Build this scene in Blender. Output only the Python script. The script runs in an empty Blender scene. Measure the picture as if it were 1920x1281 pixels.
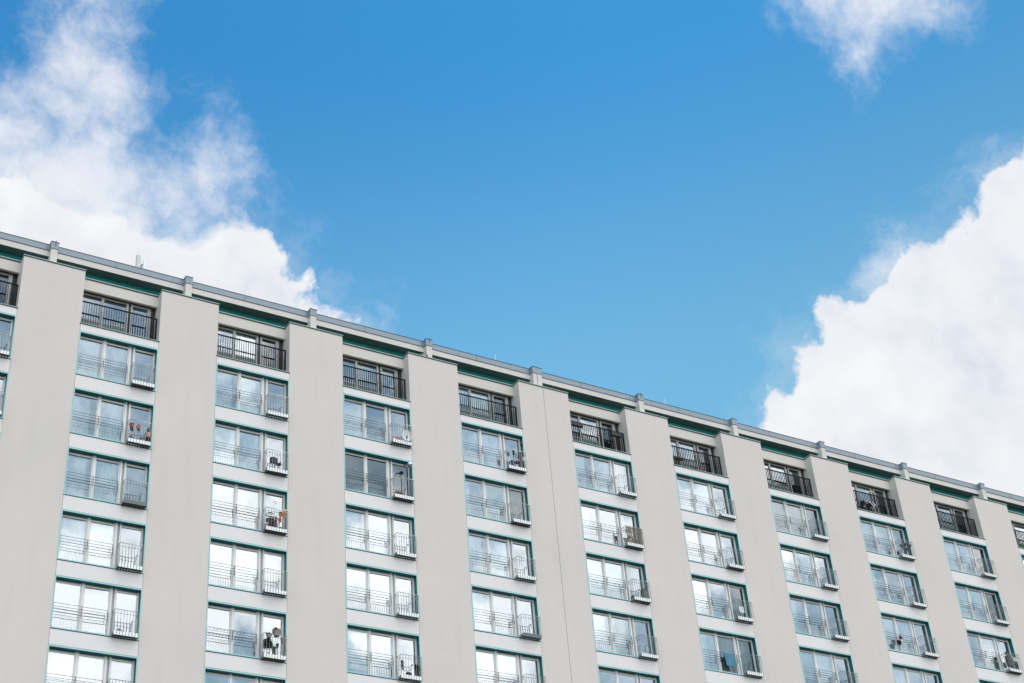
import bpy, math, random
from mathutils import Matrix, Vector
R = math.radians
scene = bpy.context.scene
COL = scene.collection
ROOF = 43.4                      # height of the pier tops above the ground

# ------------------------------------------------------------------ camera
cam_data = bpy.data.cameras.new('camera')
cam = bpy.data.objects.new('camera', cam_data); COL.objects.link(cam)
cam_data.sensor_width = 36.0; cam_data.lens = 55.53
cam_data.clip_start = 0.5; cam_data.clip_end = 8000
yaw, pitch, roll = 0.572, 0.598, -0.0869
def camera_axes(yaw, pitch, roll):
    f = Vector((math.sin(yaw)*math.cos(pitch), math.cos(yaw)*math.cos(pitch), math.sin(pitch)))
    r = Vector((math.cos(yaw), -math.sin(yaw), 0)); u = r.cross(f)
    return r*math.cos(roll)+u*math.sin(roll), -r*math.sin(roll)+u*math.cos(roll), f
rx, ux, fx = camera_axes(yaw, pitch, roll)
m = Matrix.Identity(4)
for i in range(3):
    m[i][0] = rx[i]; m[i][1] = ux[i]; m[i][2] = -fx[i]
m.translation = Vector((-11.131, -54.370, -41.772+ROOF))
cam.matrix_world = m
scene.camera = cam
scene.render.engine = 'CYCLES'
scene.render.resolution_x = 1024; scene.render.resolution_y = 683

# ------------------------------------------------------------------ exposure
scene.view_settings.view_transform = 'Standard'
scene.view_settings.look = 'None'
scene.view_settings.exposure = 0.0
scene.view_settings.gamma = 1.0

# ------------------------------------------------------------------ sun (behind the block, high, so the street side lies in open shade)
SUN_EL, SUN_AZ = 70.0, 86.0      # azimuth clockwise from +Y
def direction(az, el):
    az, el = R(az), R(el)
    return Vector((math.sin(az)*math.cos(el), math.cos(az)*math.cos(el), math.sin(el)))
sd = bpy.data.lights.new('sun', 'SUN'); sd.energy = 3.2; sd.angle = R(0.5); sd.color = (1.0, 0.95, 0.88)
sun = bpy.data.objects.new('sun', sd); COL.objects.link(sun)
sun.rotation_euler = direction(SUN_AZ, SUN_EL).to_track_quat('Z', 'Y').to_euler()
sun.location = (0, 0, 120)

# ------------------------------------------------------------------ world: clear sky with cumulus clouds placed by azimuth and elevation
CRISP = [(12.14, 35.32, 4.6), (13.89, 37.17, 2.96), (11.76, 37.89, 2.47), (18.36, 35.69, 2.5), (20.13, 37.0, 2.09), (20.99, 36.08, 2.16), (22.52, 35.34, 1.85), (23.57, 34.59, 1.6), (24.66, 34.51, 1.11), (17.11, 37.04, 1.38), (19.19, 37.15, 1.77), (17.63, 33.29, 4.61), (54.0, 31.61, 4.11), (51.48, 31.84, 3.4), (54.6, 34.53, 1.84), (50.14, 31.75, 2.71), (48.26, 31.38, 2.38), (46.88, 32.42, 1.26), (45.77, 30.3, 2.04), (44.12, 29.81, 1.35), (46.4, 28.46, 3.31), (43.44, 28.76, 1.16), (50.08, 28.69, 3.58), (53.29, 27.96, 4.34), (45.68, 31.68, 1.12), (50.39, 34.02, 1.27), (53.54, 35.0, 1.06), (55.18, 35.76, 1.36)]
WISPY = [(13.24, 46.16, 1.38), (13.4, 45.09, 1.46), (12.95, 43.94, 1.61), (14.06, 43.14, 1.56), (12.98, 42.11, 1.67), (14.54, 41.34, 1.61), (11.26, 40.98, 1.48), (10.08, 41.01, 1.21), (15.64, 40.13, 1.72), (16.77, 40.78, 0.91), (12.61, 39.84, 2.12), (10.57, 39.6, 1.57), (17.78, 40.29, 0.92), (11.48, 42.48, 0.78), (9.85, 42.26, 0.69), (15.14, 42.32, 0.89), (14.23, 40.0, 2.24), (17.63, 39.15, 1.56), (16.05, 38.47, 1.64), (19.07, 42.14, 0.4), (18.94, 41.11, 0.85), (18.88, 40.16, 0.92), (20.21, 40.42, 0.89), (19.54, 39.25, 1.11), (20.79, 41.19, 0.7), (20.71, 40.25, 0.71), (21.1, 39.69, 0.45), (17.18, 38.93, 1.47), (21.26, 41.87, 0.26), (51.97, 44.06, 1.97), (51.18, 43.01, 1.1), (50.61, 42.37, 0.61), (49.98, 44.33, 1.07), (53.65, 43.44, 1.01), (55.21, 42.64, 0.24), (55.43, 36.43, 0.73), (54.58, 36.28, 0.61), (49.22, 34.66, 0.66), (49.92, 34.71, 0.62), (48.79, 33.98, 0.66), (25.55, 35.12, 0.42)]
# bright street side clouds, mirrored in the panes, some added to light the facade
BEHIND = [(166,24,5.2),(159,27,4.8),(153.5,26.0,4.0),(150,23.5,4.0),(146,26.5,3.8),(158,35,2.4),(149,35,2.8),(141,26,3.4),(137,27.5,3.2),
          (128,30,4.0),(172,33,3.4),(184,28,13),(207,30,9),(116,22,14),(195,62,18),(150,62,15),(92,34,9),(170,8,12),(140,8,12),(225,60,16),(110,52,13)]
world = bpy.data.worlds.new('World'); scene.world = world
world.use_nodes = True
nt = world.node_tree; nt.nodes.clear()
def N(t, **k):
    n = nt.nodes.new(t)
    for a, b in k.items(): setattr(n, a, b)
    return n
def put(sock, v):
    if v is None: return
    if hasattr(v, 'links') or isinstance(v, bpy.types.NodeSocket): nt.links.new(v, sock)
    else: sock.default_value = v
def M_(op, a, b=None, c=None):
    n = N('ShaderNodeMath', operation=op)
    put(n.inputs[0], a); put(n.inputs[1], b); put(n.inputs[2], c)
    return n.outputs[0]
def V_(op, a, b=None, s=None):
    n = N('ShaderNodeVectorMath', operation=op)
    put(n.inputs[0], a)
    if b is not None: put(n.inputs[1], b)
    if s is not None: put(n.inputs['Scale'], s)
    return n.outputs['Value'] if op in ('DISTANCE', 'DOT_PRODUCT', 'LENGTH') else n.outputs['Vector']
def smooth(x, lo, hi, a=0.0, b=1.0):
    n = N('ShaderNodeMapRange', interpolation_type='SMOOTHSTEP', clamp=True)
    put(n.inputs['Value'], x); put(n.inputs['From Min'], lo); put(n.inputs['From Max'], hi)
    put(n.inputs['To Min'], a); put(n.inputs['To Max'], b)
    return n.outputs['Result']
def noise(v, scale, detail=8, rough=0.55, out='Fac', dist=0.0, lac=2.0):
    n = N('ShaderNodeTexNoise', noise_dimensions='3D')
    put(n.inputs['Vector'], v); n.inputs['Scale'].default_value = scale; n.inputs['Detail'].default_value = detail
    n.inputs['Roughness'].default_value = rough; n.inputs['Distortion'].default_value = dist; n.inputs['Lacunarity'].default_value = lac
    return n.outputs[out]
def mixc(f, a, b, blend='MIX'):
    n = N('ShaderNodeMix', data_type='RGBA', blend_type=blend)
    put(n.inputs[0], f); put(n.inputs[6], a); put(n.inputs[7], b)
    return n.outputs[2]
tc = N('ShaderNodeTexCoord')
D = V_('NORMALIZE', tc.outputs['Generated'])
def union(vec, blobs, k):
    acc = None
    for az, el, r in blobs:
        s = M_('SUBTRACT', R(r), V_('DISTANCE', vec, tuple(direction(az, el))))
        acc = s if acc is None else M_('SMOOTH_MAX', acc, s, k)
    return acc
# domain warp
w1 = V_('SUBTRACT', noise(D, 14, 5, 0.6, 'Color'), (0.5, 0.5, 0.5))
Dw = V_('ADD', D, V_('SCALE', w1, s=0.024))
w2 = V_('SUBTRACT', noise(D, 60, 6, 0.6, 'Color'), (0.5, 0.5, 0.5))
Dww = V_('ADD', Dw, V_('SCALE', w2, s=0.010))
fC = union(Dw, CRISP, 0.012)
fW = union(Dww, WISPY, 0.012)
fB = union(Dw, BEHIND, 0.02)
nb = noise(Dw, 38, 14, 0.56)                       # billows
nw = noise(Dww, 26, 14, 0.66)                      # shreds
nl = noise(D, 9, 4, 0.5)
dC = M_('ADD', fC, M_('MULTIPLY', M_('SUBTRACT', nb, 0.5), 0.058))
SOFT = [(14.5, 40.9, 3.0), (18.0, 39.6, 2.0)]       # where the cumulus edge frays out
soft = smooth(union(D, SOFT, 0.01), -0.02, 0.03)
aC = smooth(dC, M_('SUBTRACT', -0.0025, M_('MULTIPLY', soft, 0.012)), M_('ADD', 0.0075, M_('MULTIPLY', soft, 0.030)))
dW = M_('ADD', fW, M_('MULTIPLY', M_('SUBTRACT', nw, 0.475), 0.10))
aW = M_('MULTIPLY', smooth(dW, -0.018, 0.044), 0.93)
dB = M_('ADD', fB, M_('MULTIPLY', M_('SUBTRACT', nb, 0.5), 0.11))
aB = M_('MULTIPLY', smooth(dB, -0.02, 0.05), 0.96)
# thin veil round the crisp clouds
aV = M_('MULTIPLY', smooth(M_('ADD', fC, M_('MULTIPLY', M_('SUBTRACT', nw, 0.5), 0.12)), -0.026, 0.02), 0.22)
# thin veil added over the street side to pale the pane reflections
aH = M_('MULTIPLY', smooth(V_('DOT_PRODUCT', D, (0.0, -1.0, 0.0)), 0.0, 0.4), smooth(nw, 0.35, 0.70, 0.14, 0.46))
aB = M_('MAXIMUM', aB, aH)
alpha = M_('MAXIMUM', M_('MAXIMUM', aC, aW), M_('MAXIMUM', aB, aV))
# light on the clouds: density towards the sun darkens
S = direction(SUN_AZ, SUN_EL)
Ds = V_('ADD', Dw, tuple(S*0.016))
nb1 = noise(Dw, 20, 6, 0.5)
nb2 = noise(Ds, 20, 6, 0.5)
rel = M_('SUBTRACT', nb1, nb2)
lit = M_('ADD', 0.5, M_('MULTIPLY', rel, 1.5))
deep = smooth(fC, 0.0, 0.11)
lit = M_('SUBTRACT', lit, M_('MULTIPLY', deep, M_('MULTIPLY', smooth(nl, 0.35, 0.65), 0.35)))
ramp = N('ShaderNodeValToRGB')
ramp.color_ramp.elements[0].position = 0.0; ramp.color_ramp.elements[0].color = (0.66, 0.72, 0.81, 1)
ramp.color_ramp.elements[1].position = 0.75; ramp.color_ramp.elements[1].color = (0.93, 0.94, 0.95, 1)
e = ramp.color_ramp.elements.new(0.35); e.color = (0.82, 0.85, 0.90, 1)
nt.links.new(lit, ramp.inputs[0])
cloud = ramp.outputs[0]
# shreds are thinner and bluer
cloud = mixc(M_('MULTIPLY', M_('SUBTRACT', 1.0, aC), smooth(V_('DOT_PRODUCT', D, (0, 1, 0)), -0.1, 0.1)), cloud, (0.84, 0.87, 0.94, 1))
# clouds over the street side: brightened and warmed to light the facade
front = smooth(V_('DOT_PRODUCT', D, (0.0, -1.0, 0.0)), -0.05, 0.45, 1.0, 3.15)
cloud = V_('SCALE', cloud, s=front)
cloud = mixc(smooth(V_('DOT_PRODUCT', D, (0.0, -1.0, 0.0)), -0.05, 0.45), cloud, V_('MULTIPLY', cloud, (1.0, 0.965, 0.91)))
sky = N('ShaderNodeTexSky', sky_type='NISHITA')
sky.sun_disc = False; sky.sun_elevation = R(SUN_EL); sky.sun_rotation = R(SUN_AZ)
sky.altitude = 0; sky.air_density = 1.0; sky.dust_density = 0.6; sky.ozone_density = 2.0
# humid air: paler towards the horizon, deeper blue overhead
sep = N('ShaderNodeSeparateXYZ'); nt.links.new(D, sep.inputs[0])
tintc = mixc(smooth(sep.outputs['Z'], 0.50, 0.72), (0.88, 1.53, 1.35, 1), (0.23, 0.94, 1.20, 1))
skc = V_('SCALE', V_('MULTIPLY', sky.outputs[0], tintc), s=M_('MULTIPLY', 0.126, smooth(sep.outputs['X'], 0.42, 0.72, 1.02, 0.84)))
# strength 0.1 is applied at the Background; clouds are scaled to match it
skyc = V_('SCALE', skc, s=10.0)
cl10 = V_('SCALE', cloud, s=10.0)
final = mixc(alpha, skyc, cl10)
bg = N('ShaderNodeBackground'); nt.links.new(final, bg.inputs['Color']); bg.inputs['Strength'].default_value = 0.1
wo = N('ShaderNodeOutputWorld'); nt.links.new(bg.outputs[0], wo.inputs['Surface'])
world.cycles.sampling_method = 'MANUAL'; world.cycles.sample_map_resolution = 1024

# ================================================================== helpers
def mat(name, color, rough=0.6, metal=0.0, spec=0.5, var=0.0, vscale=3.0, bump=0.0, bscale=60.0, streak=0.0, tint2=None, blotch=0.0):
    m = bpy.data.materials.new(name); m.use_nodes = True
    t = m.node_tree; b = t.nodes['Principled BSDF']
    b.inputs['Roughness'].default_value = rough; b.inputs['Metallic'].default_value = metal
    b.inputs['Specular IOR Level'].default_value = spec
    c4 = (*color, 1)
    b.inputs['Base Color'].default_value = c4
    if var > 0 or streak > 0:
        tcn = t.nodes.new('ShaderNodeTexCoord'); src = tcn.outputs['Object']
        nz = t.nodes.new('ShaderNodeTexNoise'); nz.inputs['Scale'].default_value = vscale; nz.inputs['Detail'].default_value = 8
        nz.inputs['Roughness'].default_value = 0.6
        t.links.new(src, nz.inputs['Vector'])
        mx = t.nodes.new('ShaderNodeMix'); mx.data_type = 'RGBA'
        d = tint2 or tuple(c*(1-var) for c in color)
        mx.inputs[6].default_value = c4; mx.inputs[7].default_value = (*d, 1)
        mr = t.nodes.new('ShaderNodeMapRange'); mr.inputs['From Min'].default_value = 0.35; mr.inputs['From Max'].default_value = 0.68
        t.links.new(nz.outputs['Fac'], mr.inputs['Value']); t.links.new(mr.outputs[0], mx.inputs[0])
        outc = mx.outputs[2]
        if streak > 0:
            mp = t.nodes.new('ShaderNodeMapping'); mp.inputs['Scale'].default_value = (2.2, 2.2, 0.25)
            t.links.new(src, mp.inputs['Vector'])
            n2 = t.nodes.new('ShaderNodeTexNoise'); n2.inputs['Scale'].default_value = 1.0; n2.inputs['Detail'].default_value = 6
            t.links.new(mp.outputs[0], n2.inputs['Vector'])
            r2 = t.nodes.new('ShaderNodeMapRange'); r2.inputs['From Min'].default_value = 0.52; r2.inputs['From Max'].default_value = 0.75
            r2.inputs['To Max'].default_value = streak
            t.links.new(n2.outputs['Fac'], r2.inputs['Value'])
            m2 = t.nodes.new('ShaderNodeMix'); m2.data_type = 'RGBA'
            m2.inputs[7].default_value = (*[c*0.72 for c in color], 1)
            t.links.new(r2.outputs[0], m2.inputs[0]); t.links.new(outc, m2.inputs[6]); outc = m2.outputs[2]
            # tiny pale chips and pock marks
            vo = t.nodes.new('ShaderNodeTexVoronoi'); vo.inputs['Scale'].default_value = 0.9
            t.links.new(src, vo.inputs['Vector'])
            r3 = t.nodes.new('ShaderNodeMapRange'); r3.inputs['From Min'].default_value = 0.05; r3.inputs['From Max'].default_value = 0.02
            r3.inputs['To Max'].default_value = 0.35
            t.links.new(vo.outputs['Distance'], r3.inputs['Value'])
            m3 = t.nodes.new('ShaderNodeMix'); m3.data_type = 'RGBA'; m3.inputs[7].default_value = (0.85, 0.85, 0.83, 1)
            t.links.new(r3.outputs[0], m3.inputs[0]); t.links.new(outc, m3.inputs[6]); outc = m3.outputs[2]
        t.links.new(outc, b.inputs['Base Color'])
        if bump > 0:
            n3 = t.nodes.new('ShaderNodeTexNoise'); n3.inputs['Scale'].default_value = bscale; n3.inputs['Detail'].default_value = 5
            t.links.new(src, n3.inputs['Vector'])
            bp = t.nodes.new('ShaderNodeBump'); bp.inputs['Strength'].default_value = bump; bp.inputs['Distance'].default_value = 0.01
            t.links.new(n3.outputs['Fac'], bp.inputs['Height']); t.links.new(bp.outputs[0], b.inputs['Normal'])
    return m

def glass_mat(name, refl, tint):
    m = bpy.data.materials.new(name); m.use_nodes = True
    t = m.node_tree; t.nodes.clear()
    o = t.nodes.new('ShaderNodeOutputMaterial')
    tr = t.nodes.new('ShaderNodeBsdfTransparent'); tr.inputs[0].default_value = (*tint, 1)
    gl = t.nodes.new('ShaderNodeBsdfGlossy'); gl.inputs['Roughness'].default_value = 0.0; gl.inputs['Color'].default_value = (0.88, 0.95, 1.0, 1)
    fr = t.nodes.new('ShaderNodeFresnel'); fr.inputs['IOR'].default_value = 1.5
    mr = t.nodes.new('ShaderNodeMapRange'); mr.inputs['To Min'].default_value = refl; mr.inputs['To Max'].default_value = 1.0
    t.links.new(fr.outputs[0], mr.inputs['Value'])
    tcn = t.nodes.new('ShaderNodeTexCoord')
    nz = t.nodes.new('ShaderNodeTexNoise'); nz.inputs['Scale'].default_value = 1.3; nz.inputs['Detail'].default_value = 1
    t.links.new(tcn.outputs['Object'], nz.inputs['Vector'])
    bp = t.nodes.new('ShaderNodeBump'); bp.inputs['Strength'].default_value = 0.06; bp.inputs['Distance'].default_value = 0.02
    t.links.new(nz.outputs['Fac'], bp.inputs['Height']); t.links.new(bp.outputs[0], gl.inputs['Normal'])
    mx = t.nodes.new('ShaderNodeMixShader')
    t.links.new(mr.outputs[0], mx.inputs[0]); t.links.new(tr.outputs[0], mx.inputs[1]); t.links.new(gl.outputs[0], mx.inputs[2])
    t.links.new(mx.outputs[0], o.inputs['Surface'])
    return m

stucco   = mat('stucco', (0.69, 0.618, 0.588), 0.92, var=0.0, vscale=0.25, tint2=(0.645, 0.59, 0.575), bump=0.35, bscale=70, streak=0.14, spec=0.2)
stucco2  = mat('fascia_render', (0.65, 0.595, 0.56), 0.92, vscale=0.6, tint2=(0.63, 0.595, 0.56), bump=0.3, bscale=70, streak=0.10, spec=0.2)
panel    = mat('spandrel_paint', (0.76, 0.71, 0.715), 0.6, vscale=0.5, tint2=(0.76, 0.715, 0.71), spec=0.4, streak=0.05)
concrete = mat('parapet_concrete', (0.68, 0.625, 0.60), 0.85, vscale=1.5, tint2=(0.63, 0.59, 0.565), streak=0.2, spec=0.25)
zinc     = mat('zinc_coping', (0.27, 0.32, 0.37), 0.55, metal=0.1, vscale=2.0, tint2=(0.22, 0.27, 0.32))
zinc_dk  = mat('dark_sheet_metal', (0.03, 0.045, 0.05), 0.6)
teal     = mat('teal_frame_paint', (0.005, 0.125, 0.14), 0.45, vscale=2, tint2=(0.006, 0.105, 0.12))
tealtrim = mat('pale_teal_trim', (0.30, 0.60, 0.60), 0.45, vscale=1.3, tint2=(0.23, 0.48, 0.49))
tealwall = mat('teal_wall_paint', (0.004, 0.20, 0.185), 0.6, vscale=1.2, tint2=(0.004, 0.15, 0.145))
soffitm  = mat('shade_dark_soffit', (0.06, 0.10, 0.095), 0.9, vscale=1.2, tint2=(0.045, 0.08, 0.075))  # overhang shade put into the soffit colour
capm     = mat('pale_green_flashing', (0.42, 0.57, 0.54), 0.5, vscale=2, tint2=(0.34, 0.47, 0.45))
apron    = mat('apron_shaded', (0.20, 0.26, 0.25), 0.6)  # pale apron darkened to carry the shade of the terrace
aluT     = mat('terrace_window_profile', (0.42, 0.43, 0.43), 0.5)  # profile colour darkened for the shade in the terrace recess
darkroom = mat('dark_room', (0.06, 0.07, 0.07), 0.9)  # terrace rooms: shade put into the wall colour
terrsof  = mat('terrace_shade_dark', (0.045, 0.055, 0.05), 0.9)  # near black: recess shade put into terrace ceilings and side panels
gasket   = mat('dark_joint', (0.012, 0.015, 0.016), 0.8)
jointm   = mat('sealant_joint', (0.10, 0.095, 0.09), 0.9)
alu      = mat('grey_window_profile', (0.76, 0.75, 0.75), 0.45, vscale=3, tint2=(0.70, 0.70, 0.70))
alud     = mat('shaded_window_profile', (0.40, 0.41, 0.41), 0.5)  # darker copy of the window profile, recess shade put into its colour
steel    = mat('galvanised_steel', (0.24, 0.26, 0.27), 0.5, metal=0.35)
steelp   = mat('pale_steel', (0.46, 0.49, 0.51), 0.5, metal=0.2)
wiredk   = mat('dark_bar_steel', (0.06, 0.075, 0.085), 0.5)
railblk  = mat('black_railing_paint', (0.006, 0.010, 0.012), 0.6, spec=0.2)
whitebd  = mat('white_edge_board', (0.93, 0.95, 0.96), 0.4)
greybd   = mat('grey_edge_board', (0.16, 0.18, 0.18), 0.5)
grate    = mat('dark_grating', (0.02, 0.022, 0.022), 0.6)
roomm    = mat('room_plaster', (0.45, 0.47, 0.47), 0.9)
glass    = glass_mat('window_glass', 0.37, (0.88, 0.92, 0.92))
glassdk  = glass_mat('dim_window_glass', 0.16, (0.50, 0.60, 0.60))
sheer    = mat('sheer_curtain', (0.72, 0.75, 0.78), 0.95)
blind    = mat('roller_blind_cloth', (0.72, 0.72, 0.70), 0.9)
greenish = mat('pale_green_curtain', (0.33, 0.45, 0.43), 0.95)

class MB:
    def __init__(s): s.v = []; s.f = []
    def quad(s, a, b, c, d):
        i = len(s.v); s.v += [tuple(a), tuple(b), tuple(c), tuple(d)]; s.f.append((i, i+1, i+2, i+3)); return s
    def tri(s, a, b, c):
        i = len(s.v); s.v += [tuple(a), tuple(b), tuple(c)]; s.f.append((i, i+1, i+2)); return s
    def box(s, x0, x1, y0, y1, z0, z1):
        i = len(s.v)
        s.v += [(x0,y0,z0),(x1,y0,z0),(x1,y1,z0),(x0,y1,z0),(x0,y0,z1),(x1,y0,z1),(x1,y1,z1),(x0,y1,z1)]
        for q in ((0,3,2,1),(4,5,6,7),(0,1,5,4),(1,2,6,5),(2,3,7,6),(3,0,4,7)): s.f.append(tuple(i+k for k in q))
        return s
    def tube(s, pts, r, n=6, r2=None, cap=True):
        pts = [Vector(p) for p in pts]; rings = []
        for k, p in enumerate(pts):
            t = (pts[min(k+1, len(pts)-1)]-pts[max(k-1, 0)]).normalized()
            a = t.orthogonal().normalized() if k == 0 else (prev - t*prev.dot(t)).normalized()
            prev = a; b = t.cross(a)
            rr = r if r2 is None else r+(r2-r)*k/(len(pts)-1)
            i = len(s.v); rings.append(i)
            for j in range(n):
                an = 2*math.pi*j/n; s.v.append(tuple(p+(a*math.cos(an)+b*math.sin(an))*rr))
        for k in range(len(rings)-1):
            for j in range(n):
                s.f.append((rings[k]+j, rings[k]+(j+1)%n, rings[k+1]+(j+1)%n, rings[k+1]+j))
        if cap:
            s.f.append(tuple(rings[0]+j for j in reversed(range(n)))); s.f.append(tuple(rings[-1]+j for j in range(n)))
        return s
    def lathe(s, prof, cx=0, cy=0, cz=0, n=14, sq=1.0):
        rings = []
        for r, z in prof:
            i = len(s.v); rings.append(i)
            for j in range(n):
                an = 2*math.pi*j/n; s.v.append((cx+r*math.cos(an), cy+sq*r*math.sin(an), cz+z))
        for k in range(len(rings)-1):
            for j in range(n):
                s.f.append((rings[k]+j, rings[k]+(j+1)%n, rings[k+1]+(j+1)%n, rings[k+1]+j))
        s.f.append(tuple(rings[0]+j for j in reversed(range(n)))); s.f.append(tuple(rings[-1]+j for j in range(n)))
        return s
    def build(s, name, material, parent=None, loc=(0,0,0), smooth=False, bevel=0.0):
        me = bpy.data.meshes.new(name); me.from_pydata(s.v, [], s.f); me.materials.append(material); me.update()
        if smooth:
            for p in me.polygons: p.use_smooth = True
        o = bpy.data.objects.new(name, me); COL.objects.link(o); o.location = loc
        if parent: o.parent = parent
        if bevel:
            b = o.modifiers.new('bevel', 'BEVEL'); b.width = bevel; b.segments = 2; b.limit_method = 'ANGLE'
        return o
def empty(name, loc, label, cat, group=None):
    o = bpy.data.objects.new(name, None); COL.objects.link(o); o.location = loc; o.empty_display_size = 0.2
    tag(o, label, cat, group); return o
def tag(o, label, cat, group=None):
    o['label'] = label; o['category'] = cat
    if group: o['group'] = group
    return o
def part(name, src, parent, loc=None, rot=None):
    c = src.copy(); c.name = name; COL.objects.link(c); c.parent = parent
    if loc is not None: c.location = loc
    if rot is not None: c.rotation_euler = rot
    return c

# ================================================================== ground
g = MB().quad((-3000,-3000,0),(3000,-3000,0),(3000,3000,0),(-3000,3000,0))
ground = g.build('ground', mat('paving_and_lawn', (0.12, 0.115, 0.10), 0.9, vscale=0.05, tint2=(0.06, 0.085, 0.035)))
ground['kind'] = 'structure'

# ================================================================== apartment block
P, PW, EXTRA, H = 6.0063, 2.6192, 0.2339, 2.8
W = P-PW                                     # clear width of a bay
WH = 2.1355                                  # height of a window frame
def pier_x(i):                               # x range of pier i
    a = P*i+(EXTRA if i > 4 else 0)
    return a, P*i+PW+(EXTRA if i >= 4 else 0)
def bay_x(b): return pier_x(b)[1]
def row_z(n): return ROOF-3.1249-H*n         # top of the frame of row n
block = empty('apartment_block', (0,0,0), 'long grey apartment block with wide plain piers, columns of teal framed windows and roof terraces', 'building')
X0, X1 = pier_x(-2)[0], pier_x(12)[1]

# piers
for i in range(-2, 13):
    a, b = pier_x(i)
    if i == 4:
        m1 = MB().box(a, 25.425, 0, 1.3, 0.0, ROOF).box(25.443, b, 0, 1.3, 0.0, ROOF).box(25.42, 25.448, 0.03, 1.25, 0.0, ROOF-0.02)
        o = m1.build('pier', stucco, block)
        o['label'] = 'wide pier with a vertical expansion joint'
        j = MB().box(25.4255, 25.4425, 0.012, 0.02, 0.0, ROOF).build('expansion_joint', gasket, o)
    else:
        o = MB().box(a, b, 0, 1.3, 0.0, ROOF).build('pier', stucco, block)
    MB().box(a-0.02, b+0.025, -0.03, 0.96, ROOF+0.004, ROOF+0.032).build('pier_flashing', capm, o)
    MB().box(a-0.012, b+0.015, -0.022, 0.94, ROOF-0.040, ROOF+0.004).build('flashing_shadow', zinc_dk, o)  # dark strip standing for the shadow gap under the flashing

# roof edge
zt = ROOF
MB().box(X0, X1, 0.47, 0.90, zt+0.61, zt+0.90).build('parapet_beam', concrete, block)
cop = MB().box(X0, X1, 0.44, 1.00, zt+0.918, zt+1.205).build('coping', zinc, block)
MB().box(X0, X1, 0.425, 1.01, zt+1.205, zt+1.225).build('coping_lip', zinc_dk, cop)
sm = MB()
x = X0+1.0
while x < X1:
    sm.box(x, x+0.012, 0.434, 0.45, zt+0.92, zt+1.2); x += 3.0032
sm.build('coping_seam', zinc_dk, cop)
MB().box(X0, X1, 0.456, 0.98, zt+0.90, zt+0.918).build('coping_gap', gasket, block)  # dark strip drawn as the thin shadow line beneath the coping
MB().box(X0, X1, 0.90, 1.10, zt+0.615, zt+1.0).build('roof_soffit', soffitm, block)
MB().box(X0, X1, 0.4725, 0.90, zt+0.602, zt+0.61).build('beam_underside', soffitm, block)  # dark sheet carrying the shade under the concrete beam
MB().box(X0, X1, 0.97, 1.2, zt-0.06, zt+0.61).build('clerestory_wall', tealwall, block)
MB().box(X0, X1, 1.02, 14.0, zt+1.0, zt+1.12).build('roof_slab', zinc, block)
MB().box(X0, X1, 2.9, 14.0, 0.0, zt+0.98).build('rear_wall', stucco, block)
for i in range(-2, 13):
    a, b = pier_x(i)
    pa, pb = (a+1.035, a+1.535) if i == 4 else (a+1.115, a+1.405)
    po = MB().box(pa, pb, 0.2, 0.62, zt+0.033, zt+0.86)
    o = po.build('roof_post', concrete, block)
    if i == 4:
        MB().box(pa+0.225, pa+0.245, 0.196, 0.21, zt+0.033, zt+0.86).build('post_joint', gasket, o)
    MB().box(pa-0.02, pb+0.02, 0.175, 0.60, zt+0.875, zt+1.215).build('post_cap', zinc, o)
    MB().box(pa-0.035, pb+0.035, 0.16, 0.61, zt+1.215, zt+1.24).build('cap_lip', zinc_dk, o)
    MB().box(pa-0.005, pb+0.005, 0.192, 0.60, zt+0.86, zt+0.875).build('cap_gap', gasket, o)
    # small bracket stub seen on some caps
    if i in (0, 3, 5): MB().tube([(pa+0.17, 0.172, zt+1.02), (pa+0.17, 0.172, zt+1.32)], 0.014).build('cap_clip', zinc_dk, o)

# ---- prototypes for the bay pieces (local: x from the left edge of the bay, y depth, z from the frame top)
def proto(mb, name, material, **k):
    return mb.build(name, material, None, **k)
protos = []
def P_(mb, name, material, **k):
    o = proto(mb, name, material, **k); protos.append(o); return o
T = 0.05
fr = MB()
fr.box(0.004, T, 0.006, 0.30, -WH, 0).box(W-T, W-0.004, 0.006, 0.30, -WH, 0)
fr.box(T, W-T, 0.006, 0.30, -T-0.008, -0.004).box(T, W-T, 0.006, 0.30, -WH+0.0, -WH+0.045)
p_frame = P_(fr, 'window', teal)
tr = MB()
tr.box(0.003, 0.047, -0.010, 0.006, -WH-0.006, 0.0).box(W-0.047, W-0.003, -0.010, 0.006, -WH-0.006, 0.0)
tr.box(0.047, W-0.047, -0.010, 0.006, -0.062, 0.0).box(0.047, W-0.047, -0.018, 0.006, -WH-0.006, -WH+0.042)
p_trim = P_(tr, 'frame_trim', tealtrim)
dr = MB().box(0.003, W-0.003, -0.006, 0.01, -WH-0.036, -WH-0.006)  # dark strip put in place of a recessed shadow gap
p_head = P_(MB().box(0.003, W-0.003, -0.003, 0.008, 0.0, 0.012), 'head_joint', gasket)
p_shadow = P_(dr, 'shadow_gap', gasket)
gf = MB()
gf.box(T, 0.088, 0.225, 0.285, -2.09, -0.058)
gf.box(1.062, 1.112, 0.235, 0.285, -2.09, -0.058).box(1.112, 1.190, 0.20, 0.285, -2.09, -0.058).box(1.190, 1.238, 0.235, 0.285, -2.09, -0.058)
gf.box(2.165, 2.215, 0.235, 0.285, -2.09, -0.058).box(2.215, 2.285, 0.20, 0.285, -2.09, -0.058)
gf.box(2.385, 2.425, 0.20, 0.285, -2.09, -0.058).box(2.425, 2.475, 0.235, 0.285, -2.09, -0.058)
gf.box(3.262, 3.337, 0.225, 0.285, -2.09, -0.058)
for a, b in ((0.088,1.062),(1.238,2.165),(2.475,3.262)):
    gf.box(a, b, 0.232, 0.285, -0.175, -0.115).box(a, b, 0.232, 0.285, -2.09, -2.03)
p_glaz = P_(gf, 'window_frame', alu)
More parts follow.
